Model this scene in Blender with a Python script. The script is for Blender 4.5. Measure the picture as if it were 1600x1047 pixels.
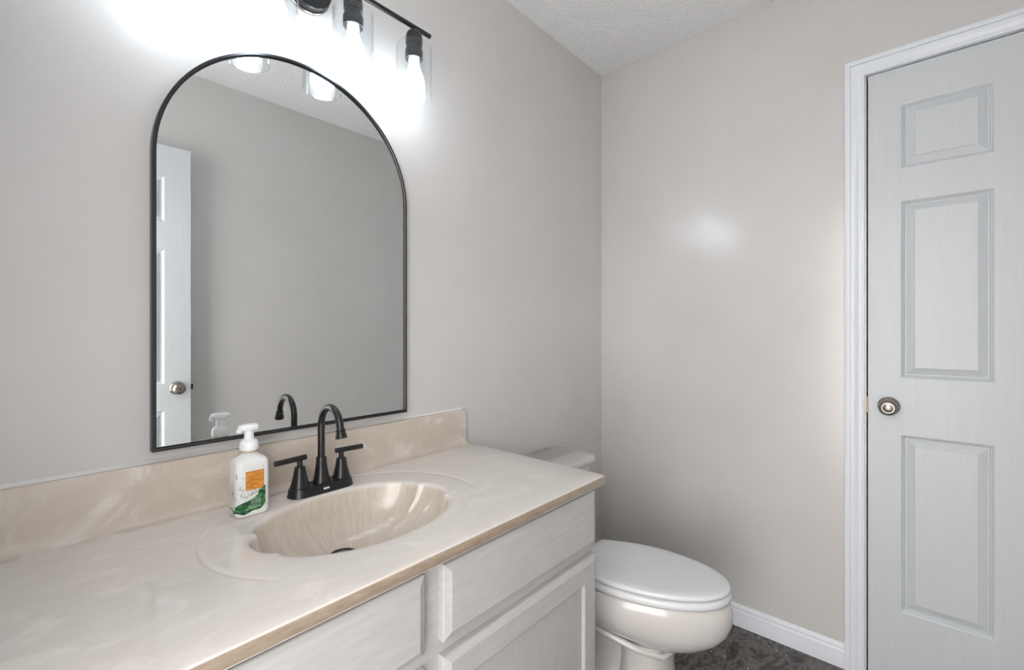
import bpy, bmesh, math, random
from mathutils import Vector, Matrix
random.seed(7)
for o in list(bpy.data.objects): bpy.data.objects.remove(o)
S = bpy.context.scene
COL = S.collection
PI = math.pi

# ------------------------------------------------------------------ camera
# vanity wall is the plane y = 0, the room lies towards -y; x runs along the vanity
YAW = math.atan2(634, 708)            # camera heading, counter-clockwise from +x
CAM = (0.0, -1.165, 1.184)
cam_d = bpy.data.cameras.new('camera'); cam = bpy.data.objects.new('camera', cam_d); COL.objects.link(cam)
cam.location = CAM
cam.rotation_euler = (PI / 2, 0, YAW - PI / 2)
cam_d.sensor_fit = 'HORIZONTAL'; cam_d.sensor_width = 36; cam_d.lens = 708 / 1600 * 36
cam_d.shift_y = -7.5 / 1600; cam_d.clip_start = 0.02
S.camera = cam

# ------------------------------------------------------------------ light and exposure
BULB = 16.0                            # radiance of the four vanity bulbs
W = bpy.data.worlds.new('world'); S.world = W; W.use_nodes = True
W.node_tree.nodes['Background'].inputs[0].default_value = (1.0, 0.975, 0.955, 1)
W.node_tree.nodes['Background'].inputs[1].default_value = 5.4     # added fill light, even all round, comes in by the doorway
S.view_settings.view_transform = 'Standard'; S.view_settings.look = 'None'
S.view_settings.exposure = 0.33; S.view_settings.gamma = 1.0; S.view_settings.use_curve_mapping = False
S.cycles.transparent_max_bounces = 24
S.cycles.sample_clamp_indirect = 0

# ------------------------------------------------------------------ materials
def srgb(r, g, b):
    f = lambda c: (c / 255 / 12.92) if c / 255 <= .04045 else ((c / 255 + .055) / 1.055) ** 2.4
    return (f(r), f(g), f(b), 1)

class Mat:
    def __init__(s, name, col, rough=.5, metal=0, spec=.5, coat=0, coat_rough=.03, sub=0):
        m = bpy.data.materials.new(name); m.use_nodes = True; s.m = m; s.nt = m.node_tree
        s.p = s.nt.nodes['Principled BSDF']
        s.p.inputs['Base Color'].default_value = col
        s.p.inputs['Roughness'].default_value = rough
        s.p.inputs['Metallic'].default_value = metal
        s.p.inputs['Specular IOR Level'].default_value = spec
        s.p.inputs['Coat Weight'].default_value = coat
        s.p.inputs['Coat Roughness'].default_value = coat_rough
        if sub:
            s.p.inputs['Subsurface Weight'].default_value = sub
            s.p.inputs['Subsurface Radius'].default_value = (.01, .01, .01)
            s.p.inputs['Subsurface Scale'].default_value = .5
    def n(s, t, **kw):
        nd = s.nt.nodes.new(t)
        for k, v in kw.items(): setattr(nd, k, v)
        return nd
    def l(s, a, b): s.nt.links.new(a, b)
    def coords(s, scale=(1, 1, 1), rot=(0, 0, 0)):
        tc = s.n('ShaderNodeTexCoord'); mp = s.n('ShaderNodeMapping')
        mp.inputs['Scale'].default_value = scale; mp.inputs['Rotation'].default_value = rot
        s.l(tc.outputs['Object'], mp.inputs[0]); return mp.outputs[0]
    def noise(s, vec, scale, detail=4, rough=.5, dist=0):
        nz = s.n('ShaderNodeTexNoise'); nz.inputs['Scale'].default_value = scale
        nz.inputs['Detail'].default_value = detail; nz.inputs['Roughness'].default_value = rough
        nz.inputs['Distortion'].default_value = dist
        s.l(vec, nz.inputs['Vector']); return nz.outputs['Fac']
    def ramp(s, fac, stops):
        r = s.n('ShaderNodeValToRGB'); cr = r.color_ramp
        while len(cr.elements) < len(stops): cr.elements.new(.5)
        for e, (p, c) in zip(cr.elements, stops): e.position = p; e.color = c
        s.l(fac, r.inputs[0]); return r.outputs[0]
    def mix(s, fac, a, b, blend='MIX'):
        mx = s.n('ShaderNodeMix', data_type='RGBA', blend_type=blend)
        for sock, v in ((mx.inputs[0], fac), (mx.inputs[6], a), (mx.inputs[7], b)):
            if hasattr(v, 'is_linked'): s.l(v, sock)
            else: sock.default_value = v
        return mx.outputs[2]
    def base(s, c): s.l(c, s.p.inputs['Base Color']); return s
    def bump(s, h, strength, dist=.001):
        b = s.n('ShaderNodeBump'); b.inputs['Strength'].default_value = strength; b.inputs['Distance'].default_value = dist
        s.l(h, b.inputs['Height'])
        prev = s.p.inputs['Normal']
        if prev.is_linked: s.l(prev.links[0].from_socket, b.inputs['Normal'])
        s.l(b.outputs[0], prev); return s

def g(v, a=1): return (v, v, v, a)

# painted walls, satin greige with faint roller texture and blotches
def wall_mat():
    M_ = Mat('satin_greige_paint', srgb(210, 206, 203), .42, spec=.5, coat=1.0, coat_rough=.20)
    v = M_.coords()
    a = M_.noise(v, 3.0, 5, .6)
    c = M_.ramp(a, [(.3, srgb(206, 203, 200)), (.7, srgb(211, 208, 206))])
    # small scuffs and nail marks
    vo = M_.n('ShaderNodeTexVoronoi'); vo.inputs['Scale'].default_value = 5.5; M_.l(v, vo.inputs['Vector'])
    mk = M_.ramp(vo.outputs['Distance'], [(.012, g(1)), (.02, g(0))])
    sel = M_.ramp(M_.noise(v, 4, 2), [(.50, g(0)), (.56, g(.35))])
    mm = M_.mix(1.0, mk, sel, 'MULTIPLY')
    M_.base(M_.mix(mm, c, srgb(120, 112, 106)))
    M_.bump(M_.noise(v, 130, 3, .6), .10, .002)
    M_.bump(M_.noise(v, 9, 3, .6), .05, .01)
    r = M_.ramp(M_.noise(v, 6, 4), [(.3, g(.33)), (.7, g(.40))])
    M_.l(r, M_.p.inputs['Roughness'])
    return M_.m
def ceil_mat():
    M_ = Mat('white_popcorn_plaster', srgb(232, 231, 228), .9, spec=.2)
    v = M_.coords()
    vo = M_.n('ShaderNodeTexVoronoi'); vo.inputs['Scale'].default_value = 75; M_.l(v, vo.inputs['Vector'])
    M_.bump(vo.outputs['Distance'], .5, .004)
    M_.bump(M_.noise(v, 95, 4, .6), .6, .006)
    M_.base(M_.ramp(M_.noise(v, 140, 3, .7), [(.3, srgb(241, 242, 242)), (.65, srgb(249, 250, 251))]))
    return M_.m
def paint(name, c1, c2, rough=.38, brush=(18, 18, 1.2), st=.12):
    M_ = Mat(name, c1, rough)
    v = M_.coords(brush)
    nz = M_.noise(v, 6, 5, .6)
    M_.base(M_.ramp(nz, [(.32, c1), (.68, c2)]))
    M_.bump(nz, st, .002)
    return M_.m
def floor_mat():
    M_ = Mat('dark_stone_vinyl', srgb(60, 54, 50), .42)
    v = M_.coords((1, 1.6, 1))
    a = M_.noise(v, 9, 8, .65, 1.2); b = M_.noise(v, 2.6, 4, .5, .6); e = M_.noise(v, 38, 5, .7)
    c = M_.ramp(a, [(.32, srgb(30, 26, 24)), (.45, srgb(66, 61, 58)), (.53, srgb(112, 108, 105)), (.62, srgb(62, 54, 49)), (.72, srgb(90, 84, 80))])
    c = M_.mix(M_.ramp(b, [(.52, g(0)), (.62, g(.55))]), c, srgb(84, 56, 38))
    c = M_.mix(M_.ramp(e, [(.56, g(0)), (.68, g(.6))]), c, srgb(132, 128, 124))
    vo = M_.n('ShaderNodeTexVoronoi'); vo.inputs['Scale'].default_value = 30; M_.l(v, vo.inputs['Vector'])
    spk = M_.mix(1.0, M_.ramp(vo.outputs['Distance'], [(.10, g(1)), (.16, g(0))]), M_.ramp(M_.noise(v, 13, 2), [(.5, g(0)), (.6, g(1))]), 'MULTIPLY')
    c = M_.mix(spk, c, srgb(226, 214, 198))
    M_.base(c); M_.bump(a, .25, .004); M_.bump(e, .2, .002)
    return M_.m
def marble_mat(name, ca, cb, edge=False):
    M_ = Mat(name, srgb(206, 190, 174), .24, spec=.5, coat=.55, coat_rough=.05)
    v = M_.coords((1, 1.9, 1), (0, 0, .5))
    w = M_.noise(v, 7.0, 7, .66, 1.6)
    base = M_.ramp(M_.noise(M_.coords(), 2.3, 4), [(.3, ca), (.7, cb)])
    veins = M_.ramp(w, [(.47, g(0)), (.56, g(.16)), (.66, g(.65)), (.74, g(.15))])
    c = M_.mix(veins, base, srgb(238, 232, 224))
    # streaks that run down the bowl towards the drain (object origin is the slab's middle)
    tc = M_.n('ShaderNodeTexCoord')
    sb_ = M_.n('ShaderNodeVectorMath', operation='SUBTRACT'); M_.l(tc.outputs['Object'], sb_.inputs[0]); sb_.inputs[1].default_value = (.493 - .45, -.300 + .27, 0)
    fl = M_.n('ShaderNodeVectorMath', operation='MULTIPLY'); M_.l(sb_.outputs[0], fl.inputs[0]); fl.inputs[1].default_value = (.75, 1, 0)
    nm = M_.n('ShaderNodeVectorMath', operation='NORMALIZE'); M_.l(fl.outputs[0], nm.inputs[0])
    sx = M_.n('ShaderNodeSeparateXYZ'); M_.l(tc.outputs['Object'], sx.inputs[0])
    ad = M_.n('ShaderNodeVectorMath', operation='MULTIPLY_ADD'); M_.l(tc.outputs['Object'], ad.inputs[0]); ad.inputs[1].default_value = (0, 0, 1.2); M_.l(nm.outputs[0], ad.inputs[2])
    st = M_.noise(ad.outputs[0], 26, 4, .6); st2 = M_.noise(ad.outputs[0], 6, 2, .5)
    stc = M_.mix(M_.ramp(st, [(.42, g(0)), (.66, g(.38))]), srgb(204, 192, 178), srgb(230, 221, 212))
    stc = M_.mix(M_.ramp(st2, [(.54, g(0)), (.66, g(.35))]), stc, srgb(226, 218, 210))
    mr = M_.n('ShaderNodeMapRange'); mr.inputs[1].default_value = -.004; mr.inputs[2].default_value = -.014; M_.l(sx.outputs['Z'], mr.inputs[0])
    my = M_.n('ShaderNodeMapRange'); my.inputs[1].default_value = -.230; my.inputs[2].default_value = -.210
    M_.l(sx.outputs['Y'], my.inputs[0])
    mu = M_.n('ShaderNodeMath', operation='MULTIPLY'); M_.l(mr.outputs[0], mu.inputs[0]); M_.l(my.outputs[0], mu.inputs[1])
    c = M_.mix(mu.outputs[0], c, stc)
    if edge:       # the slab's front lip: own browner tan plus its facing-away shade painted in
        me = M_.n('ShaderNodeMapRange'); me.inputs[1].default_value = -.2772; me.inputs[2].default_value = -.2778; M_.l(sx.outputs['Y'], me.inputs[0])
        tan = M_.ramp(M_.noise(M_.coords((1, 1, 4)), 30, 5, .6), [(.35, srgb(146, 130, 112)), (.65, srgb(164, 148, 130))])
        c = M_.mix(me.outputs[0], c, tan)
    M_.base(c)
    return M_.m

m_wall = wall_mat(); m_ceil = ceil_mat(); m_floor = floor_mat(); m_marble = marble_mat('lit_beige_cultured_marble', srgb(219, 212, 205), srgb(224, 218, 212), True); m_splash = marble_mat('beige_cultured_marble', srgb(202, 189, 175), srgb(209, 197, 184))  # one marble twice: stronger light on the top put into its paler tone
m_trim = paint('white_trim_paint', srgb(228, 232, 237), srgb(232, 236, 241), .33, (14, 14, 1.2), .06)
m_door = paint('white_door_paint', srgb(203, 207, 210), srgb(207, 211, 214), .36, (16, 16, 1.0), .08)
m_cab = paint('brushed_white_cabinet_paint', srgb(176, 174, 174), srgb(187, 185, 184), .42, (2.0, 12, 14), .12)
m_cabv = paint('brushed_white_cabinet_paint_upright', srgb(176, 174, 173), srgb(184, 182, 181), .42, (26, 26, 2.4), .05)
m_ledge_highlight = Mat('white_ledge_highlight', srgb(232, 230, 226), .5).m
m_black = Mat('matte_black_metal', srgb(24, 24, 27), .34, metal=.0, spec=.6).m
m_frame = Mat('black_mirror_frame_metal', srgb(20, 21, 25), .30, spec=.7).m
m_faucet = Mat('oil_black_faucet_finish', srgb(28, 27, 28), .29, metal=.25, spec=.7).m
m_mirror = Mat('silvered_glass', (.90, .92, .92, 1), .0, metal=1).m
m_porc = Mat('white_porcelain', srgb(208, 204, 201), .14, coat=.6).m
m_seat = Mat('white_seat_plastic', srgb(224, 226, 228), .24).m
m_nickel = Mat('satin_nickel', srgb(160, 153, 145), .27, metal=1).m
m_brass = Mat('dull_brass', srgb(128, 110, 84), .4, metal=1).m
m_dark = Mat('dark_cavity', srgb(40, 38, 36), .8).m
m_bottle = Mat('glossy_white_plastic', srgb(232, 232, 230), .22).m
m_pump = Mat('translucent_white_plastic', srgb(240, 242, 244), .3, sub=.4).m
m_clear = Mat('cloudy_clear_band', srgb(190, 180, 165), .2).m
m_ink = Mat('black_print', srgb(40, 42, 46), .5).m
m_inkgrey = Mat('grey_print', srgb(120, 120, 128), .5).m
m_white_ink = Mat('white_print', srgb(226, 236, 228), .5).m
def label_mats():
    a = Mat('orange_label_print', srgb(226, 150, 50), .45); v = a.coords((1, 1, 3))
    a.base(a.ramp(a.noise(v, 60, 4), [(.3, srgb(206, 128, 38)), (.7, srgb(236, 166, 70))]))
    b = Mat('green_leaf_print', srgb(30, 96, 48), .45); v = b.coords((1, 1, 2.4))
    b.base(b.ramp(b.noise(v, 90, 4), [(.35, srgb(14, 52, 28)), (.5, srgb(26, 96, 50)), (.68, srgb(88, 158, 84))]))
    return a.m, b.m
m_orange, m_green = label_mats()
m_brown = Mat('brown_print', srgb(120, 74, 24), .5).m

def glass_mat():
    m = bpy.data.materials.new('thin_clear_glass'); m.use_nodes = True; nt = m.node_tree
    nt.nodes.remove(nt.nodes['Principled BSDF']); out = nt.nodes['Material Output']
    tr = nt.nodes.new('ShaderNodeBsdfTransparent'); tr.inputs[0].default_value = (.985, .99, .992, 1)
    gl = nt.nodes.new('ShaderNodeBsdfGlossy'); gl.inputs['Roughness'].default_value = .03
    lw = nt.nodes.new('ShaderNodeLayerWeight'); lw.inputs[0].default_value = .5
    pw = nt.nodes.new('ShaderNodeMath'); pw.operation = 'POWER'; pw.inputs[1].default_value = 4.0; nt.links.new(lw.outputs['Facing'], pw.inputs[0])
    fr = nt.nodes.new('ShaderNodeMath'); fr.operation = 'MULTIPLY_ADD'; fr.inputs[1].default_value = .55; fr.inputs[2].default_value = .03; nt.links.new(pw.outputs[0], fr.inputs[0])
    mx = nt.nodes.new('ShaderNodeMixShader')
    nt.links.new(fr.outputs[0], mx.inputs[0]); nt.links.new(tr.outputs[0], mx.inputs[1]); nt.links.new(gl.outputs[0], mx.inputs[2])
    nt.links.new(mx.outputs[0], out.inputs[0]); return m
m_glass = glass_mat()
def bulb_mat():
    m = bpy.data.materials.new('lit_frosted_bulb'); m.use_nodes = True; p = m.node_tree.nodes['Principled BSDF']
    p.inputs['Base Color'].default_value = (.9, .9, .9, 1)
    p.inputs['Emission Color'].default_value = (.80, .90, 1.0, 1); p.inputs['Emission Strength'].default_value = BULB
    return m
m_bulb = bulb_mat()

# ------------------------------------------------------------------ object helpers
def props(o, label=None, cat=None, group=None, kind=None):
    if label: o['label'] = label
    if cat: o['category'] = cat
    if group: o['group'] = group
    if kind: o['kind'] = kind
    return o
def root_of(o):
    while o.parent: o = o.parent
    return o
def thing(name, loc, label, cat, group=None):
    o = bpy.data.objects.new(name, None); COL.objects.link(o); o.location = loc
    o.empty_display_size = .05
    return props(o, label, cat, group)
def obj(name, bm, mat, parent=None, smooth=True, angle=35, bevel=0, seg=3, sub=0, loc=None, label=None):
    """bm is in world coordinates; the mesh is shifted so that its thing's base is the origin"""
    org = Vector(root_of(parent).location) if parent else Vector(loc or (0, 0, 0))
    bm.transform(Matrix.Translation(-org))
    bmesh.ops.recalc_face_normals(bm, faces=bm.faces[:])
    me = bpy.data.meshes.new(name); bm.to_mesh(me); bm.free()
    me.materials.append(mat)
    if smooth:
        for p in me.polygons: p.use_smooth = True
        me.set_sharp_from_angle(angle=math.radians(angle))
    o = bpy.data.objects.new(name, me); COL.objects.link(o)
    if parent: o.parent = parent
    else: o.location = org
    if bevel:
        b = o.modifiers.new('bevel', 'BEVEL'); b.width = bevel; b.segments = seg; b.limit_method = 'ANGLE'; b.angle_limit = math.radians(30)
        b.harden_normals = False
    if sub:
        b = o.modifiers.new('sub', 'SUBSURF'); b.levels = sub; b.render_levels = sub
    if label: o['label'] = label
    return o
def struct(name, bm, mat, **kw):
    o = obj(name, bm, mat, **kw); o['kind'] = 'structure'; return o

def NB(): return bmesh.new()
def box(bm, x0, x1, y0, y1, z0, z1):
    vs = [bm.verts.new((x, y, z)) for x in (x0, x1) for y in (y0, y1) for z in (z0, z1)]
    for f in ((0, 1, 3, 2), (4, 6, 7, 5), (0, 4, 5, 1), (2, 3, 7, 6), (0, 2, 6, 4), (1, 5, 7, 3)):
        bm.faces.new([vs[i] for i in f])
    return bm
def loft(bm, loops, cap0=True, cap1=True, closed=True):
    R_ = [[bm.verts.new(p) for p in lp] for lp in loops]
    n = len(R_[0])
    for a, b in zip(R_, R_[1:]):
        for i in range(n if closed else n - 1):
            j = (i + 1) % n
            bm.faces.new((a[i], a[j], b[j], b[i]))
    if cap0: bm.faces.new(R_[0][::-1])
    if cap1: bm.faces.new(R_[-1])
    return R_
def lathe(bm, prof, loc, axis=(0, 0, 1), seg=32, cap0=True, cap1=True, sx=1, sy=1):
    q = Vector((0, 0, 1)).rotation_difference(Vector(axis).normalized())
    loops = []
    for r, z in prof:
        loops.append([Vector(loc) + q @ Vector((max(r, 1e-5) * math.cos(2 * PI * k / seg) * sx, max(r, 1e-5) * math.sin(2 * PI * k / seg) * sy, z)) for k in range(seg)])
    loft(bm, loops, cap0, cap1)
def tube(bm, pts, r, seg=20, cap=True):
    pts = [Vector(p) for p in pts]; rs = r if isinstance(r, (list, tuple)) else [r] * len(pts)
    t0 = (pts[1] - pts[0]).normalized()
    u = t0.orthogonal().normalized(); loops = []
    for i, p in enumerate(pts):
        t = (pts[min(i + 1, len(pts) - 1)] - pts[max(i - 1, 0)]).normalized()
        u = (u - t * u.dot(t)).normalized(); v = t.cross(u)
        loops.append([p + (u * math.cos(2 * PI * k / seg) + v * math.sin(2 * PI * k / seg)) * rs[i] for k in range(seg)])
    loft(bm, loops, cap, cap)
def rrect(w, d, r, n=6):
    """rounded rectangle loop, centred, counter-clockwise"""
    out = []
    r = min(r, w / 2 - 1e-4, d / 2 - 1e-4)
    for cx, cy, a0 in ((w / 2 - r, d / 2 - r, 0), (-w / 2 + r, d / 2 - r, 90), (-w / 2 + r, -d / 2 + r, 180), (w / 2 - r, -d / 2 + r, 270)):
        for k in range(n + 1):
            a = math.radians(a0 + 90 * k / n); out.append((cx + r * math.cos(a), cy + r * math.sin(a)))
    return out

# ------------------------------------------------------------------ the room
XN, XF = -0.172, 1.965            # near wall (with the entrance) and far wall
YO = -1.519                       # wall opposite the vanity
ZC = 2.438
T = .12
CD = dict(y0=-1.4215, y1=-1.0385, z1=2.050)      # closet door slab
ED = dict(y0=-1.475, y1=-.705, z1=2.055)         # entrance opening in the near wall

bm = NB(); box(bm, XN - 1.2, XF + .6, YO - .3, .3, -.1, 0); struct('floor', bm, m_floor, smooth=False)
bm = NB(); box(bm, XN - T, XF + T, YO - T, T, ZC, ZC + .1); struct('ceiling', bm, m_ceil, smooth=False)
bm = NB(); box(bm, XN - T, XF + T, 0, T, 0, ZC); struct('wall_left', bm, m_wall, smooth=False)
bm = NB(); box(bm, XN - T, XF + T, YO - T, YO, 0, ZC); struct('wall_right', bm, m_wall, smooth=False)
bm = NB()                                        # far wall with the closet opening
box(bm, XF, XF + T, CD['y1'] + .006, 0, 0, ZC); box(bm, XF, XF + T, YO, CD['y0'] - .006, 0, ZC)
box(bm, XF, XF + T, CD['y0'] - .006, CD['y1'] + .006, CD['z1'] + .006, ZC)
struct('wall_far', bm, m_wall, smooth=False)
bm = NB()                                        # near wall with the entrance opening
box(bm, XN - T, XN, ED['y1'], 0, 0, ZC); box(bm, XN - T, XN, YO, ED['y0'], 0, ZC); box(bm, XN - T, XN, ED['y0'], ED['y1'], ED['z1'], ZC)
struct('wall_near', bm, m_wall, smooth=False)
bm = NB(); box(bm, XF + T - .004, XF + T + .01, CD['y0'] - .1, CD['y1'] + .1, 0, 2.2); struct('wall_closet_back', bm, m_dark, smooth=False)

# casing: colonial profile (across from the opening outwards, thickness)
CAS = [(0, 0), (0, .0085), (.0025, .0105), (.0075, .0108), (.0085, .0070), (.0145, .0062), (.017, .0070), (.023, .0115), (.030, .0140),
       (.0365, .0145), (.0372, .0120), (.0388, .0120), (.0396, .0178), (.0520, .0190), (.0545, .0178), (.0555, .016), (.0555, 0)]
def casing(bm, f, y0, y1, z1, xw, s):
    """f maps; mitred frame round an opening y0..y1 up to z1 on plane x = xw, standing out towards s"""
    loops = []
    for (cy, cz, dy, dz) in ((y0, 0, -1, 0), (y0, z1, -1, 1), (y1, z1, 1, 1), (y1, 0, 1, 0)):
        loops.append([(xw + s * h, cy + dy * t, cz + dz * t) for t, h in CAS])
    loft(bm, loops, True, True)
bm = NB(); casing(bm, None, CD['y0'] - .009, CD['y1'] + .009, CD['z1'] + .006, XF - .0002, -1)
struct('trim_1', bm, m_trim, angle=50)
bm = NB(); casing(bm, None, ED['y0'] + .0, ED['y1'], ED['z1'], XN + .0002, 1)
# keep the hinge-side leg inside the corner
for v in bm.verts:
    if v.co.y < YO + .001: v.co.y = YO + .001
struct('trim_2', bm, m_trim, angle=50)
# jambs of the closet (thin lining seen through the gap)
bm = NB(); box(bm, XF - .0001, XF + .1, CD['y1'] + .0045, CD['y1'] + .0058, 0, CD['z1'] + .0055)
box(bm, XF - .0001, XF + .1, CD['y0'] - .0058, CD['y0'] - .0045, 0, CD['z1'] + .0055)
box(bm, XF - .0001, XF + .1, CD['y0'] - .005, CD['y1'] + .005, CD['z1'] + .0045, CD['z1'] + .0057)
struct('trim_3', bm, m_trim, smooth=False)

# baseboard profile (height, thickness)
BBP = [(0, 0), (0, .0125), (.058, .0125), (.061, .0120), (.064, .0095), (.0665, .0085), (.069, .0105), (.073, .0110), (.0765, .0095), (.079, .0062), (.083, .0050), (.0845, .003), (.0845, 0)]
def baseboard(name, p0, p1, nrm):
    bm = NB()
    loops = [[(p[0] + nrm[0] * t, p[1] + nrm[1] * t, h) for h, t in BBP] for p in (p0, p1)]
    loft(bm, loops, True, True); struct(name, bm, m_trim, angle=50)
baseboard('baseboard_far', (XF - .0002, -.0005), (XF - .0002, CD['y1'] + .009 + .0554), (-1, 0))
baseboard('baseboard_left', (1.062, -.0002), (XF - .013, -.0002), (0, -1))
baseboard('baseboard_right', (XN + .02, YO + .0002), (XF - .001, YO + .0002), (0, 1))

# panelled door slab: local u across, v up, d out of the face; f maps to the world
def door_slab(bm, w, h, t, us, vs, f):
    """us: list of (u0,u1) panel columns, vs: list of (v0,v1) rows"""
    R_ = [(0, 0), (.003, -.0012), (.0055, -.0052), (.0090, -.0078), (.0110, -.0125), (.0140, -.0125), (.0155, -.0115), (.0345, -.0036), (.0352, -.0010)]
    def face(dsign, doff):
        ub = [0] + [x for p in us for x in p] + [w]; vb = [0] + [x for p in vs for x in p] + [h]
        V = {}
        def vt(u, v, d):
            k = (round(u, 5), round(v, 5), round(d, 5))
            if k not in V: V[k] = bm.verts.new(f(u, v, doff + dsign * d))
            return V[k]
        for i in range(len(ub) - 1):
            for j in range(len(vb) - 1):
                u0, u1, v0, v1 = ub[i], ub[i + 1], vb[j], vb[j + 1]
                if i % 2 and j % 2:
                    prev = None
                    for o_, d in R_:
                        q = [vt(u0 + o_, v0 + o_, d), vt(u1 - o_, v0 + o_, d), vt(u1 - o_, v1 - o_, d), vt(u0 + o_, v1 - o_, d)]
                        if prev:
                            for k in range(4): bm.faces.new((prev[k], prev[(k + 1) % 4], q[(k + 1) % 4], q[k]))
                        prev = q
                    bm.faces.new(prev)
                else:
                    bm.faces.new([vt(u0, v0, 0), vt(u1, v0, 0), vt(u1, v1, 0), vt(u0, v1, 0)])
        return ub, vb, vt
    ub, vb, A = face(1, 0); _, _, B = face(-1, -t)
    for i in range(len(ub) - 1):
        for v in (0, h): bm.faces.new((A(ub[i], v, 0), A(ub[i + 1], v, 0), B(ub[i + 1], v, 0), B(ub[i], v, 0)))
    for j in range(len(vb) - 1):
        for u in (0, w): bm.faces.new((A(u, vb[j], 0), A(u, vb[j + 1], 0), B(u, vb[j + 1], 0), B(u, vb[j], 0)))

# closet door (three raised panels in one column)
Z0 = .010
bm = NB(); cw = CD['y1'] - CD['y0']
door_slab(bm, cw, CD['z1'] - Z0, .034, [(.0845, .2985)], [(.257 - Z0, .840 - Z0), (1.026 - Z0, 1.610 - Z0), (1.716 - Z0, 1.929 - Z0)],
          lambda u, v, d: (XF + .0005 - d, CD['y1'] - u, Z0 + v))
cdoor = struct('door_1', bm, m_door, angle=20)
KN = [(.0285, 0), (.0300, .002), (.0300, .004), (.0275, .0075), (.0200, .0105), (.0125, .0125), (.0110, .016), (.0108, .026), (.0125, .030),
      (.0190, .0325), (.0245, .0365), (.0268, .0420), (.0262, .0470), (.0225, .0520), (.0175, .0550), (.0172, .0556), (.0165, .0552), (.0120, .0575), (.005, .0590), (0, .0592)]
bm = NB(); lathe(bm, KN, (XF + .0004, -1.093, .931), (-1, 0, 0), 48)
obj('door_knob', bm, m_nickel, cdoor, angle=60, label='round satin nickel door knob')
bm = NB(); box(bm, XF - .0015, XF + .020, CD['y1'] - .0005, CD['y1'] + .0035, .903, .958)
obj('latch_plate', bm, m_brass, cdoor, smooth=False, label='small dull brass latch plate on door edge')

# entrance door, swung open and lying along the opposite wall; seen only in the mirror
EY = -1.439; EW = .756
bm = NB()
door_slab(bm, EW, 2.022, .035, [(.100, .328), (.428, .656)], [(.247, .805), (.925, 1.545), (1.672, 1.880)],
          lambda u, v, d: (.585 - u, EY + d, Z0 + v))
edoor = struct('door_2', bm, m_door, angle=20)
bm = NB(); lathe(bm, KN[:-4] + [(.0170, .0560), (.0165, .0585), (.012, .0600), (.0045, .0603), (.0045, .0590), (0, .0590)], (.530, EY - .0002, .915), (0, 1, 0), 48)
kn = obj('door_knob', bm, m_nickel, edoor, angle=60, label='satin nickel privacy knob')
bm = NB(); lathe(bm, [(.0022, .0592), (.0022, .0612), (0, .0613)], (.530, EY - .0002, .915), (0, 1, 0), 12); obj('privacy_pin', bm, m_dark, kn)
bm = NB(); box(bm, .5845, .5965, EY - .024, EY - .010, .903, .927); obj('latch', bm, m_dark, edoor, smooth=False)

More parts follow.
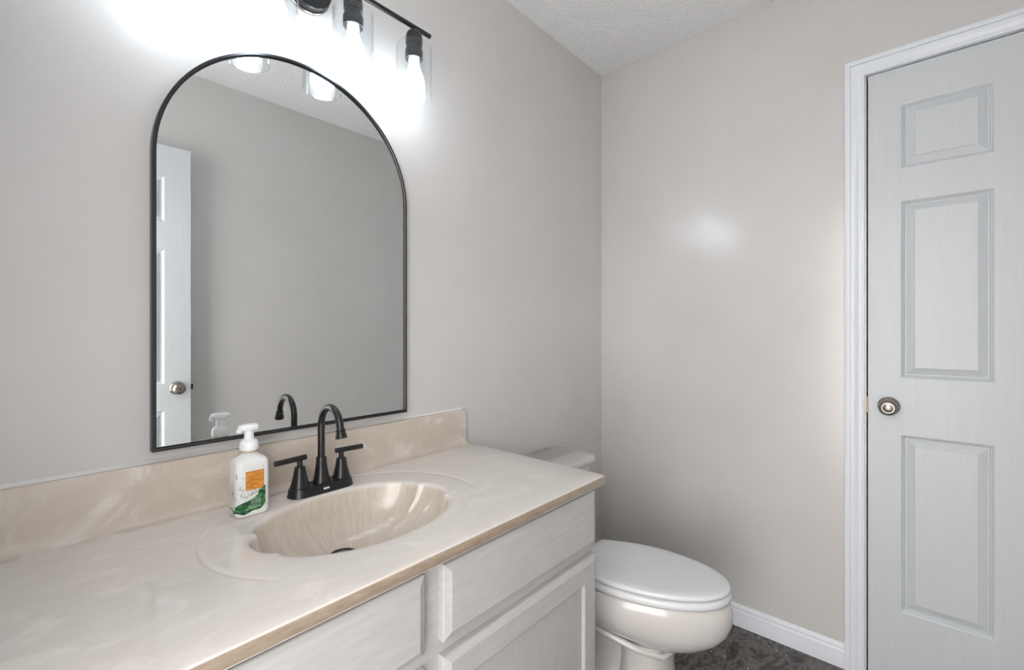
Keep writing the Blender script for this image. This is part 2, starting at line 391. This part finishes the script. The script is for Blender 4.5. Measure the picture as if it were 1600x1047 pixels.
# ------------------------------------------------------------------ countertop with moulded bowl
CX0, CX1, CYF, CZ, CT = XN + .001, 1.061, -.548, .800, .024
top = thing('countertop', (.45, -.27, CZ), 'beige cultured marble vanity top with a moulded oval shell sink, on the white cabinet', 'countertop')
OC = (.502, -.282); OA, OB = .209, .156            # bowl rim
RC = (.500, -.280); RA, RB = .282, .245            # moulded groove ring
DC = (.493, -.226)                                 # drain
DEPTH = .1055
def cusp(th):
    s = 0
    for a in (15, -17, 165, 197):
        d = math.degrees((th - math.radians(a) + PI) % (2 * PI) - PI)
        s += math.exp(-abs(d) / 4.5)
    return s
def counter():
    bm = NB()
    angs = [2 * PI * k / 240 for k in range(240)]
    # add exact directions to the slab corners
    X0, X1, Y0, Y1 = CX0, CX1 - .004, CYF + .004, -.0205
    for (cx, cy) in ((X0, Y0), (X1, Y0), (X0, Y1), (X1, Y1)):
        a = math.atan2(cy - OC[1], cx - OC[0]) % (2 * PI)
        i = min(range(240), key=lambda k: abs((angs[k] - a + PI) % (2 * PI) - PI)); angs[i] = a
    angs.sort()
    def ell(th, c, a, b):      # distance from OC to ellipse (c,a,b) along direction th
        dx, dy = math.cos(th), math.sin(th); ox, oy = OC[0] - c[0], OC[1] - c[1]
        A_ = dx * dx / a / a + dy * dy / b / b; B_ = 2 * (ox * dx / a / a + oy * dy / b / b); C_ = ox * ox / a / a + oy * oy / b / b - 1
        return (-B_ + math.sqrt(B_ * B_ - 4 * A_ * C_)) / 2 / A_
    def rect(th):
        dx, dy = math.cos(th), math.sin(th); t = 1e9
        if dx > 1e-9: t = min(t, (X1 - OC[0]) / dx)
        if dx < -1e-9: t = min(t, (X0 - OC[0]) / dx)
        if dy > 1e-9: t = min(t, (Y1 - OC[1]) / dy)
        if dy < -1e-9: t = min(t, (Y0 - OC[1]) / dy)
        return t
    loops = []
    # bowl from drain hole outwards
    N = 22
    for k in range(N + 1):
        s = .115 + (1 - .115) * (k / N) ** .8
        z = CZ - .0075 - DEPTH * max(0, (1 - s ** 2.5)) ** .62
        lp = []
        for th in angs:
            r = ell(th, OC, OA, OB) * (1 - .062 * cusp(th) * min(1, s ** 1.5))
            cx = DC[0] + (OC[0] - DC[0]) * s; cy = DC[1] + (OC[1] - DC[1]) * s
            lp.append((cx + r * s * math.cos(th), cy + r * s * math.sin(th), z))
        loops.append(lp)
    # rounded rim
    for e, dz in ((.0010, -.0048), (.0028, -.0026), (.0060, -.0011), (.0110, -.0004), (.018, 0)):
        lp = []
        for th in angs:
            r = ell(th, OC, OA, OB) * (1 - .062 * cusp(th)) + e
            lp.append((OC[0] + r * math.cos(th), OC[1] + r * math.sin(th), CZ + dz))
        loops.append(lp)
    for e, dz in ((-.012, 0), (-.0055, -.0003), (-.003, -.0012), (0, -.0018), (.0022, -.0012), (.004, -.0002), (.006, .0)):
        lp = []
        for th in angs:
            r = min(ell(th, RC, RA, RB) + e, rect(th) - .004)
            lp.append((OC[0] + r * math.cos(th), OC[1] + r * math.sin(th), CZ + dz * min(1, max(.12, (math.sin(th) + .62) / .5))))
        loops.append(lp)
    for f_ in (.25, .6, 1.0):
        lp = []
        for th in angs:
            r0 = min(ell(th, RC, RA, RB) + .006, rect(th) - .004); r = r0 + (rect(th) - r0) * f_
            lp.append((OC[0] + r * math.cos(th), OC[1] + r * math.sin(th), CZ))
        loops.append(lp)
    # eased edge, apron, underside
    sx = lambda x, d: x + (d if x > X1 - 1e-6 else 0)
    last = loops[-1]
    for d, dz in ((.0024, -.0007), (.0036, -.0020), (.004, -.004), (.004, -CT + .003), (.002, -CT)):
        loops.append([(sx(x, d), y - (d if y < Y0 + 1e-6 else 0), CZ + dz) for x, y, z in last])
    loops.append([(OC[0] + (x - OC[0]) * .96 , OC[1] + (y - OC[1]) * .93, CZ - CT) for x, y, z in last])
    loft(bm, loops, False, False)
    return bm
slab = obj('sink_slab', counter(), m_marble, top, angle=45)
# backsplash with a cove at its foot
bm = NB()
BSX1 = 1.044
prof = [(0, .799), (0, .9145), (-.0006, .9150), (-.0165, .9150), (-.0190, .9143), (-.0206, .9127), (-.0212, .9100), (-.0214, .840), (-.0220, .820), (-.0240, .8105), (-.0285, .8045), (-.036, .8014), (-.046, .8002), (-.046, .799)]
prof = [(y - .0003, z) for y, z in prof]
loops = [[(x, y, z) for y, z in prof] for x in (CX0, BSX1 - .003, BSX1)]
loops[2] = [(BSX1, y * .93 - .0005, z - (.002 if z > .9 else 0)) for y, z in prof]
loops.append([(BSX1 + (.010), y, z) for y, z in prof]) if False else None
loft(bm, [l_ for l_ in loops if l_], True, True)
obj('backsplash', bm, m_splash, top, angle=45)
bm = NB(); loft(bm, [[(x, -.0004, .9149), (x, -.0004, .9205), (x, -.0022, .9192), (x, -.0060, .9168), (x, -.0105, .9149)] for x in (CX0, .12, .5, BSX1 - .004)]); obj('ledge_highlight', bm, m_ledge_highlight, top, angle=60, label='white bead painting the lit ledge along the wall')  # white bead added for the bright line of the lit ledge
# drain: flange, stopper
bm = NB(); zb = CZ - .0075 - DEPTH
lathe(bm, [(.019, -.03), (.0200, .0005), (.0250, .0012), (.0285, .0035), (.0297, .0045), (.0290, .0062), (.0245, .0062), (.0215, .0035), (.0190, .0030), (.0190, -.03)], (DC[0], DC[1], zb), seg=40, cap0=False, cap1=False)
dr = obj('drain', bm, m_faucet, top, angle=60)
bm = NB(); lathe(bm, [(.017, -.02), (.0175, .004), (.0170, .0065), (.0110, .0085), (0, .0092)], (DC[0], DC[1], zb), seg=36); obj('stopper', bm, m_faucet, dr, angle=60)

# ------------------------------------------------------------------ vanity cabinet
KX0, KX1, KF = XN + .002, 1.046, -.513             # carcass; face frame front
KT = CZ - CT - .0005
cab = thing('vanity_cabinet', (.44, -.27, 0), 'white brush-painted vanity cabinet with false drawer fronts and shaker doors, under the beige top', 'cabinet')
bm = NB()
box(bm, KX1 - .016, KX1, -.494, -.001, 0, KT); box(bm, KX0, KX0 + .016, -.494, -.001, 0, KT)
box(bm, KX0 + .016, KX1 - .016, -.494, -.001, .095, .108); box(bm, KX0 + .016, KX1 - .016, -.44, -.43, 0, .095)
obj('carcass', bm, m_cabv, cab, smooth=False)
bm = NB()                                           # face frame
for x0, x1 in ((KX0, KX0 + .04), (.488, .531), (KX1 - .036, KX1)): box(bm, x0, x1, KF, KF + .019, .09, KT)
for x0, x1 in ((KX0 + .04, .488), (.531, KX1 - .036)):
    box(bm, x0, x1, KF, KF + .019, KT - .034, KT); box(bm, x0, x1, KF, KF + .019, .590, .620); box(bm, x0, x1, KF, KF + .019, .09, .125)
obj('face_frame', bm, m_cab, cab, smooth=False)
def plate(bm, x0, x1, z0, z1, yb, yf, ease):
    """overlay front with a wide eased lip"""
    n = [(0, yb), (0, yf + .0085), (.0015, yf + .0062), (.004, yf + .0052), (.0055, yf + .0045), (ease, yf + .0012), (ease + .002, yf)]
    loft(bm, [[(x0 + e, y, z0 + e), (x1 - e, y, z0 + e), (x1 - e, y, z1 - e), (x0 + e, y, z1 - e)] for e, y in n], True, True)
FY = -.5335
for x0, x1 in ((.527, 1.044), (KX0 + .015, .486)):
    bm = NB(); plate(bm, x0, x1, .619, .760, KF - .0003, FY, .013); obj('drawer_front', bm, m_cab, cab, angle=25)
    # door: frame with recessed panel
    z0, z1, rw = .105, .593, .058
    for a, b in (((x0, x1),) if x1 > .9 else (((x0, (x0 + x1) / 2 - .001)), ((x0 + x1) / 2 + .001, x1))):
        bm = NB()
        P = [(0, KF - .0003), (0, FY + .0085), (.0015, FY + .0062), (.004, FY + .0050), (.012, FY + .0012), (.014, FY), (rw, FY), (rw + .002, FY + .001), (rw + .004, FY + .0095)]
        loft(bm, [[(a + e, y, z0 + e), (b - e, y, z0 + e), (b - e, y, z1 - e), (a + e, y, z1 - e)] for e, y in P], False, False)
        dd = obj('door', bm, m_cab, cab, angle=25)
        bm = NB(); box(bm, a + rw, b - rw, FY + .0085, KF - .0004, z0 + rw, z1 - rw); obj('door_panel', bm, m_cabv, dd, smooth=False)

# ------------------------------------------------------------------ faucet
FX, FYC, FZ = .5065, -.0950, CZ + .0002
fc = thing('faucet', (FX, FYC, FZ), 'matte black high-arc centerset bathroom faucet with two lever handles, behind the sink', 'faucet')
bm = NB()
lp = lambda w, d, z: [(FX + x, FYC + y, FZ + z) for x, y in rrect(w, d, d / 2 - .0005, 12)]
loft(bm, [lp(.156, .056, 0), lp(.156, .056, .0015), lp(.1545, .0545, .0030), lp(.149, .049, .017), lp(.146, .046, .0195), lp(.140, .040, .0203)])
bp = obj('base_plate', bm, m_faucet, fc, angle=35)
bm = NB()
vsn = [(FX - .0065, FYC - .0262 - .0006, FZ + .0080), (FX + .0075, FYC - .0262 - .0006, FZ + .0080), (FX + .0075, FYC - .0252 - .0006, FZ + .0120), (FX - .0065, FYC - .0252 - .0006, FZ + .0120)]
loft(bm, [[(x, y + .002, z) for x, y, z in vsn], vsn]); obj('maker_badge', bm, m_white_ink, bp, smooth=False, label='tiny plain silver badge')
bm = NB(); lathe(bm, [(.0205, .019), (.0203, .022), (.0180, .030), (.0150, .045), (.0128, .062), (.0120, .072), (.0118, .078), (.0112, .0795), (.0080, .080)], (FX, FYC, FZ), seg=40)
sp = obj('spout_base', bm, m_faucet, fc, angle=40)
AR = .0465; zr = .1565
ptsp = [(FX, FYC, FZ + .078 + (zr - .078) * k / 6) for k in range(7)]
ptsp += [(FX, FYC - AR + AR * math.cos(a), FZ + zr + AR * math.sin(a)) for a in [PI * 0.945 * k / 26 for k in range(1, 27)]]
ex = Vector(ptsp[-1]); dirn = (Vector(ptsp[-1]) - Vector(ptsp[-2])).normalized()
ptsp.append(tuple(ex + dirn * .0075))
bm = NB(); tube(bm, ptsp, .0083, 28); obj('spout', bm, m_faucet, fc, angle=60)
bm = NB(); lathe(bm, [(.0092, 0), (.0104, .001), (.0104, .0040), (.0098, .0046), (.0104, .006), (.0128, .018), (.0130, .0205), (.0120, .0215), (.0100, .0216), (.0095, .019)], Vector(ptsp[-1]) - dirn * .002, dirn, 32)
obj('aerator', bm, m_faucet, fc, angle=50)
for s, dv in ((-1, Vector((-.99, -.12, .0))), (1, Vector((.99, -.10, .0)))):
    hx = FX + s * .0508
    bm = NB(); lathe(bm, [(.0212, .019), (.0210, .022), (.0180, .032), (.0145, .048), (.0122, .062), (.0118, .0655), (.0110, .0665), (.0062, .067), (.0058, .086)], (hx, FYC, FZ), seg=36)
    h = obj('handle', bm, m_faucet, fc, angle=40)
    c = Vector((hx, FYC, FZ + .0860)); dv.normalize()
    a, b = c - dv * .015, c + dv * (.0585 if s < 0 else .055)
    bm = NB(); tube(bm, [a, a + dv * .0006, b - dv * .0008, b], [.0056, .0063, .0063, .0056], 24); obj('lever', bm, m_faucet, h, angle=40)

# ------------------------------------------------------------------ foaming soap bottle
BX, BY = .3425, -.1130; BZ = CZ + .0002
sb = thing('soap_bottle', (BX, BY, BZ), 'white foaming hand soap bottle with orange and green printed label, left of the faucet', 'soap bottle')
BW, BD = .0635, .0560
def bl(w, d, r, z): return [(BX + x, BY + y, BZ + z) for x, y in rrect(w, d, r, 8)]
bm = NB()
loft(bm, [bl(BW - .010, BD - .010, .010, 0), bl(BW - .004, BD - .004, .011, .0008), bl(BW - .001, BD - .001, .0115, .003), bl(BW, BD, .0115, .006), bl(BW, BD, .0115, .060), bl(BW, BD, .0115, .104),
          bl(BW - .001, BD - .001, .012, .1085), bl(BW - .0045, BD - .004, .014, .1135), bl(BW - .013, BD - .011, .018, .1178), bl(BW - .022, BD - .018, .018, .1205), bl(.034, .033, .0160, .1232), bl(.030, .030, .0148, .1255), bl(.0275, .0275, .0137, .1265), bl(.0275, .0275, .0137, .1285)])
body = obj('bottle_body', bm, m_bottle, sb, angle=50)
bm = NB(); lathe(bm, [(.0160, .1275), (.0168, .1285), (.0168, .1315), (.0160, .1325)], (BX, BY, BZ), seg=36); obj('neck_band', bm, m_clear, sb, angle=40)
bm = NB(); lathe(bm, [(.0165, .1322), (.0178, .1330), (.0182, .1345), (.0180, .1400), (.0176, .1455), (.0165, .1495), (.0135, .1530), (.0100, .1550), (.0092, .1560), (.0088, .1700), (.0086, .1760)], (BX, BY, BZ), seg=40)
pc = obj('pump_collar', bm, m_pump, sb, angle=50)
bm = NB()          # head: rounded cap with a short drooping nozzle towards the left
def hl(cx, w, d, z): return [(BX + cx + x, BY + y, BZ + z) for x, y in rrect(w, d, d / 2 - .001, 8)]
loft(bm, [hl(-.001, .036, .020, .1735), hl(-.001, .0385, .0225, .1745), hl(-.001, .0400, .0240, .1790), hl(-.001, .0390, .0230, .1825), hl(-.001, .034, .0190, .1848), hl(-.001, .024, .012, .1858)])
obj('pump_head', bm, m_pump, sb, angle=50)
bm = NB(); tube(bm, [(BX - .012, BY, BZ + .179), (BX - .0165, BY, BZ + .1775), (BX - .0185, BY, BZ + .1735), (BX - .0188, BY, BZ + .1695)], [.0060, .0062, .0056, .0048], 20); obj('nozzle', bm, m_pump, sb, angle=60)
# print on the body: thin films wrapped round the body section
yF = BY - BD / 2; xL = BX - BW / 2
SEC = []            # arc-length section from the left side round the front-left corner to the front right
def secpt(s):
    """s metres along the section measured from the front-left corner's middle; +: front face to the right, -: left side to the back"""
    r = .0115; q = r * PI / 4
    if abs(s) <= q:
        a = PI * 1.25 + s / r; return (xL + r + r * math.cos(a), yF + r + r * math.sin(a), math.cos(a), math.sin(a))
    if s > 0:
        s2 = s - q; L = BW - 2 * r
        if s2 <= L: return (xL + r + s2, yF, 0, -1)
        a = -PI / 2 + (s2 - L) / r; return (BX + BW / 2 - r + r * math.cos(a), yF + r + r * math.sin(a), math.cos(a), math.sin(a))
    s2 = -s - q; return (xL, yF + r + s2, -1, 0)
def film(bm, cols, off=.0002):
    """cols: list of (s, z0, z1)"""
    A_, B_ = [], []
    for s, z0, z1 in cols:
        x, y, nx, ny = secpt(s)
        A_.append([bm.verts.new((x + nx * off, y + ny * off, BZ + z)) for z in (z0, z1)])
    for a, b in zip(A_, A_[1:]): bm.faces.new((a[0], b[0], b[1], a[1]))
FS = .0090          # where the flat front starts
bm = NB(); film(bm, [(.0140 + .0345 * k / 8, .0545, .0930) for k in range(9)], .00035)
lab = obj('label', bm, m_orange, body, label='square orange paper label'); 
bm = NB()
for k, (a0, a1, zz, h_) in enumerate(((0, 1, .0545, .0008), (0, 1, .0922, .0008))): film(bm, [(.0140 + .0345 * j / 8, zz, zz + h_) for j in range(9)], .0005)
film(bm, [(.0140, .0545, .093), (.0148, .0545, .093)], .0005); film(bm, [(.0477, .0545, .093), (.0485, .0545, .093)], .0005)
random.seed(3)
def glyphs(s0, s1, z0, z1, step):     # rows of worn lettering strokes
    s = s0
    while s < s1 - step * .7:
        k = random.random(); w_ = step * .16
        film(bm, [(s, z0, z1), (s + w_, z0, z1)], .00055)
        if k < .6: film(bm, [(s + step * .5, z0, z1), (s + step * .5 + w_, z0, z1)], .00055)
        if k > .3: film(bm, [(s, z1 - (z1 - z0) * .16, z1), (s + step * .6, z1 - (z1 - z0) * .16, z1)], .00055)
        if k > .5: film(bm, [(s, z0, z0 + (z1 - z0) * .16), (s + step * .6, z0, z0 + (z1 - z0) * .16)], .00055)
        s += step
glyphs(.0195, .0415, .0795, .0835, .0030); glyphs(.0180, .0430, .0715, .0775, .0036); glyphs(.0225, .0385, .0650, .0680, .0022); glyphs(.0180, .0300, .0590, .0615, .0020)
obj('label_print', bm, m_brown, body, smooth=False)
bm = NB()            # green band: rises from the left side to the right
top_ = lambda s: .0165 + .0105 * math.sin((s + .012) * 120) * .25 + max(0, (s + .016)) * .52 + (.0055 if s > .037 else 0)
low_ = lambda s: .0085 + .0022 * math.sin((s + .01) * 210) + (max(0, s - .022) ** 2) * 14 + (.0035 if s < -.020 else 0)
cols = []
for k in range(61):
    s = -.0370 + .0885 * k / 60; a, b = low_(s), top_(s)
    if s < -.008: b = a + .0030 + max(0, s + .030) * .30
    cols.append((s, a, max(b, a + .0015)))
film(bm, cols, .0003); obj('leaf_print', bm, m_green, body, label='green leafy band print')
bm = NB()
for k in range(7):
    z = .0155 + k * .0034; s0 = .013 + k * .0022 + random.uniform(-.001, .001); s1 = .043
    if k in (1, 3): s0 += .003
    n_ = 12; film(bm, [(s0 + (s1 - s0) * j / n_, z + (s0 + (s1 - s0) * j / n_ - .02) * .10 - .0002, z + (s0 + (s1 - s0) * j / n_ - .02) * .10 + (.0006 if j % 3 else .0001)) for j in range(n_ + 1)], .0005)
obj('small_print', bm, m_white_ink, body, smooth=False)
bm = NB(); bm2 = NB()
random.seed(11)
for k in range(170):
    s = random.uniform(-.040, .049); zmin = .030 + max(0, s) * .45
    if .0135 < s < .047 and random.random() < .3: z = random.uniform(.095, .102)
    else: z = zmin + abs(random.gauss(0, 1)) * (.019 if s < .013 else .005)
    if .0130 < s < .0490 and .0535 < z < .0935: continue
    if z > .1: continue
    w_ = random.uniform(.0004, .0012); h_ = random.uniform(.0012, .0050)
    film(bm if random.random() < .45 else bm2, [(s, z, z + h_ * .6), (s + w_ * .5, z - h_ * .1, z + h_), (s + w_, z + h_ * .3, z + h_ * .5)], .0004)
for s, z, h_ in ((-.0205, .046, .021), (-.0225, .043, .010), (-.0180, .043, .012), (-.0035, .080, .014)):
    film(bm, [(s, z, z + h_ * .6), (s + .0006, z, z + h_), (s + .0013, z, z + h_ * .5)], .0004)
obj('sprig_print', bm, m_ink, body, smooth=False); obj('sprig_print', bm2, m_inkgrey, body, smooth=False)

# ------------------------------------------------------------------ arched mirror
MX, MR, MZ0, MZS = .4985, .3035, .9385, 1.5450
mir = thing('arched_mirror', (MX, 0, MZ0), 'tall arch-topped wall mirror in a thin black metal frame, above the sink', 'mirror')
def arch(ins, y, n=72):
    r = MR - ins
    pts = [(MX - r, y, MZ0 + ins), (MX + r, y, MZ0 + ins), (MX + r, y, MZ0 + .3)]
    pts += [(MX + r * math.cos(PI * k / n), y, MZS + r * math.sin(PI * k / n)) for k in range(n + 1)]
    pts.append((MX - r, y, MZ0 + .3))
    return pts
bm = NB()
fl = [arch(0, -.0005), arch(0, -.0235), arch(.0006, -.0245), arch(.0050, -.0245), arch(.0056, -.0238), arch(.0058, -.0185), arch(.0080, -.0183), arch(.0080, -.0165)]
loft(bm, fl, False, False); obj('frame', bm, m_frame, mir, angle=35)
bm = NB(); loft(bm, [arch(.0020, -.0145), arch(.0020, -.0172)], True, True); obj('mirror_glass', bm, m_mirror, mir, smooth=False)
bm = NB(); loft(bm, [arch(.0020, -.0010), arch(.0020, -.0144)], True, True); obj('backing', bm, m_dark, mir, smooth=False)

# ------------------------------------------------------------------ vanity light
LY, LZB, LX = -.100, 2.044, .490
vl = thing('vanity_light', (LX, 0, LZB), 'black bar vanity light with four clear glass cylinder shades and lit bulbs, above the mirror', 'light fixture')
bm = NB(); tube(bm, [(LX - .345, LY, LZB), (LX - .3445, LY, LZB), (LX + .3385, LY, LZB), (LX + .339, LY, LZB)], [.006, .0066, .0066, .006], 24); obj('bar', bm, m_black, vl, angle=50)
bm = NB(); lathe(bm, [(.062, .0005), (.062, .006), (.0605, .0075)], (LX + .02, 0, LZB + .012), (0, -1, 0), 48, True, True); obj('wall_plate', bm, m_nickel, vl, angle=40, label='pale metal mounting ring')
bm = NB(); lathe(bm, [(.0575, .0076), (.0585, .010), (.0580, .024), (.0560, .0262), (.0, .0264)], (LX + .02, 0, LZB + .012), (0, -1, 0), 48); obj('canopy', bm, m_black, vl, angle=40)
bm = NB(); tube(bm, [(LX + .02, -.025, LZB), (LX + .02, LY, LZB)], .0065, 20); obj('arm', bm, m_black, vl, angle=50)
for k, sx in enumerate((.2095, .3965, .5865, .7725)):
    zt = 1.9885
    bm = NB(); lathe(bm, [(.0055, 2.040), (.0060, 2.034), (.0125, 2.0320), (.0190, 2.0270), (.0225, 2.0190), (.0230, 2.0120), (.0230, zt + .0035), (.0190, zt + .0030), (.0190, zt - .0105),
                          (.0238, zt - .0105), (.0245, zt - .0120), (.0245, zt - .0360), (.0232, zt - .0375), (.0215, zt - .0375), (.0205, zt - .034), (.0185, zt - .030)], (sx, LY, 0), seg=36)
    so = obj('socket', bm, m_black, vl, angle=40)
    bm = NB()        # glass cylinder, open below, with a flat top round the socket
    lathe(bm, [(.0195, zt + .0025), (.0450, zt + .0025), (.0490, zt + .0012), (.0502, zt - .003), (.0502, 1.8450), (.0497, 1.8440), (.0485, 1.8440), (.0480, 1.8450), (.0480, zt - .0035), (.0468, zt - .0010), (.0440, zt), (.0195, zt)], (sx, LY, 0), seg=64, cap0=False, cap1=False)
    obj('glass_shade', bm, m_glass, vl, angle=50)
    zb_ = zt - .034
    bm = NB(); lathe(bm, [(.0135, 0), (.0140, -.010), (.0150, -.020), (.0175, -.030), (.0225, -.042), (.0268, -.054), (.0292, -.066), (.0298, -.076), (.0288, -.088), (.0255, -.100), (.0200, -.109), (.0120, -.1150), (.0040, -.1172), (0, -.1175)], (sx, LY, zb_), seg=28)
    obj('bulb', bm, m_bulb, so, angle=80, label='glowing white bulb')

# ------------------------------------------------------------------ toilet
TX = 1.339
tl = thing('toilet', (TX, -.4, 0), 'white two-piece toilet with closed elongated lid, between the vanity and the far wall', 'toilet')
def shx(x, y): return x + .155 * (-.307 - y)
def egg(hw, yb, yf, z, sq=2.0, n=64, wide=.42, xs=0):
    """egg outline: widest part at fraction `wide` from the back; back half squarer"""
    yc = yb + (yf - yb) * wide; out = []
    for k in range(n):
        a = 2 * PI * k / n; c, s = math.cos(a), math.sin(a)
        if s >= 0: e = 2 / 2.12; ly = abs(yf - yc)
        else: e = 2 / (sq + .0); ly = abs(yb - yc)
        x = hw * math.copysign(abs(c) ** e, c); y = ly * math.copysign(abs(s) ** e, s)
        out.append((shx(TX + xs + x, yc - y), yc - y, z))
    return out
bm = NB()
L_ = [egg(.146, -.045, -.742, .381, 3.2), egg(.152, -.042, -.750, .379, 3.2), egg(.156, -.040, -.758, .371, 3.2), egg(.160, -.040, -.763, .350, 3.2), egg(.161, -.040, -.763, .322, 3.2), egg(.158, -.040, -.754, .292, 3.0),
      egg(.149, -.040, -.734, .264, 3.0), egg(.136, -.045, -.704, .240, 2.8), egg(.120, -.050, -.668, .221, 2.6), egg(.106, -.055, -.634, .208, 2.5), egg(.098, -.06, -.612, .200, 2.5)]
L_ = [[(x, y, z + .20 * max(0, y + .60) * max(0, min(1, (.36 - z) / .15))) for x, y, z in lp] for lp in L_]
loft(bm, L_); obj('bowl', bm, m_porc, tl, angle=50)
bm = NB()      # front column and foot
L_ = [egg(.090, -.440, -.606, .222, 2.6, wide=.55), egg(.086, -.450, -.598, .200, 2.6, wide=.55), egg(.083, -.45, -.594, .14, 2.6, wide=.55), egg(.086, -.44, -.600, .07, 2.6, wide=.55), egg(.098, -.42, -.612, .025, 2.6, wide=.55), egg(.104, -.40, -.618, .0005, 2.6, wide=.55)]
loft(bm, L_[::-1]); obj('pedestal', bm, m_porc, tl, angle=50)
bm = NB()      # trapway behind
L_ = [egg(.112, -.06, -.50, .0005, 2.6, wide=.5), egg(.110, -.06, -.50, .022, 2.6, wide=.5), egg(.080, -.06, -.50, .045, 2.6, wide=.5), egg(.060, -.06, -.50, .10, 2.6, wide=.5), egg(.066, -.06, -.50, .16, 2.6, wide=.5), egg(.090, -.06, -.50, .225, 2.6, wide=.5), egg(.095, -.06, -.46, .262, 2.6, wide=.5)]
loft(bm, L_); obj('trapway', bm, m_porc, tl, angle=50)
# ridge that wraps under the bowl towards the column
bm = NB()
rp = [(TX - s_ * 1.0, y, z) for s_, y, z in ((.100, -.08, .330), (.112, -.20, .300), (.116, -.32, .270), (.112, -.43, .240), (.094, -.53, .214), (.064, -.590, .198), (0, -.608, .197))]
rp = [(shx(x, y), y, z) for x, y, z in rp]; full = rp + [(2 * shx(TX, y) - x, y, z) for x, y, z in rp[:-1][::-1]]
tube(bm, full, .010, 14); obj('skirt_ridge', bm, m_porc, tl, angle=70)
def lidout(ins, z):
    """elongated seat outline with a straight short back"""
    X, Y, hw, ln, w, bw = TX, -.305 - ins, .154 - ins, .452 - 2 * ins, .406, .108 - ins * .6
    Q = [(bw - .006, 0), (bw - .002, .0010), (bw - .0005, .005)]
    for i in range(1, 49):
        t = i / 48
        t = w * (i / 20) if i <= 20 else w + (1 - w) * math.sin(PI / 2 * (i - 20) / 28)
        x = bw + (hw - bw) * math.sin(PI / 2 * t / w) if t < w else hw * math.sqrt(max(0, 1 - ((t - w) / (1 - w)) ** 2.01))
        if t * ln > .010: Q.append((x, t * ln))
    right = [(shx(X + x, Y - t), Y - t, z) for x, t in Q]
    left = [(shx(X - x, Y - t), Y - t, z) for x, t in Q[:-1]][::-1]
    return right + left
bm = NB(); loft(bm, [lidout(.030, .3842), lidout(.004, .3846), lidout(-.0005, .3885), lidout(-.0012, .3960), lidout(-.0005, .4030), lidout(.004, .4070), lidout(.03, .4078)]); seat = obj('seat', bm, m_seat, tl, angle=60)
bm = NB(); loft(bm, [lidout(.03, .4118), lidout(.004, .4120), lidout(.0015, .4140), lidout(.0010, .4195), lidout(.0025, .4235), lidout(.0070, .4262), lidout(.0135, .4270), lidout(.0175, .4280), lidout(.030, .4290), lidout(.07, .4300)]); obj('lid', bm, m_seat, tl, angle=60)
for s in (-1, 1):
    bm = NB(); tube(bm, [(TX + s * .062, -.300, .3815), (TX + s * .062, -.300, .412)], .013, 20); obj('hinge', bm, m_seat, tl, angle=50)
def tb(w, d, r, z, y0=-.014): return [(1.345 + x, y0 - d / 2 + y + (.0), z) for x, y in rrect(w, d, r, 8)]
bm = NB(); loft(bm, [tb(.445, .150, .03, .3810), tb(.467, .165, .035, .395), tb(.475, .172, .035, .43), tb(.479, .178, .035, .652)]); obj('tank', bm, m_porc, tl, angle=50)
bm = NB(); loft(bm, [tb(.488, .182, .036, .6525), tb(.501, .192, .040, .6560), tb(.504, .195, .042, .6620), tb(.504, .195, .042, .6740), tb(.500, .191, .040, .6810), tb(.488, .180, .036, .6850), tb(.46, .155, .03, .6862)]); obj('tank_lid', bm, m_porc, tl, angle=50)
bm = NB(); tube(bm, [(TX - .15, -.191, .60), (TX - .15, -.206, .60)], .012, 20); hd = obj('flush_handle', bm, m_nickel, tl, angle=50)
bm = NB(); tube(bm, [(TX - .15, -.204, .60), (TX - .085, -.207, .592)], [.006, .005], 16); obj('lever', bm, m_nickel, hd, angle=50)
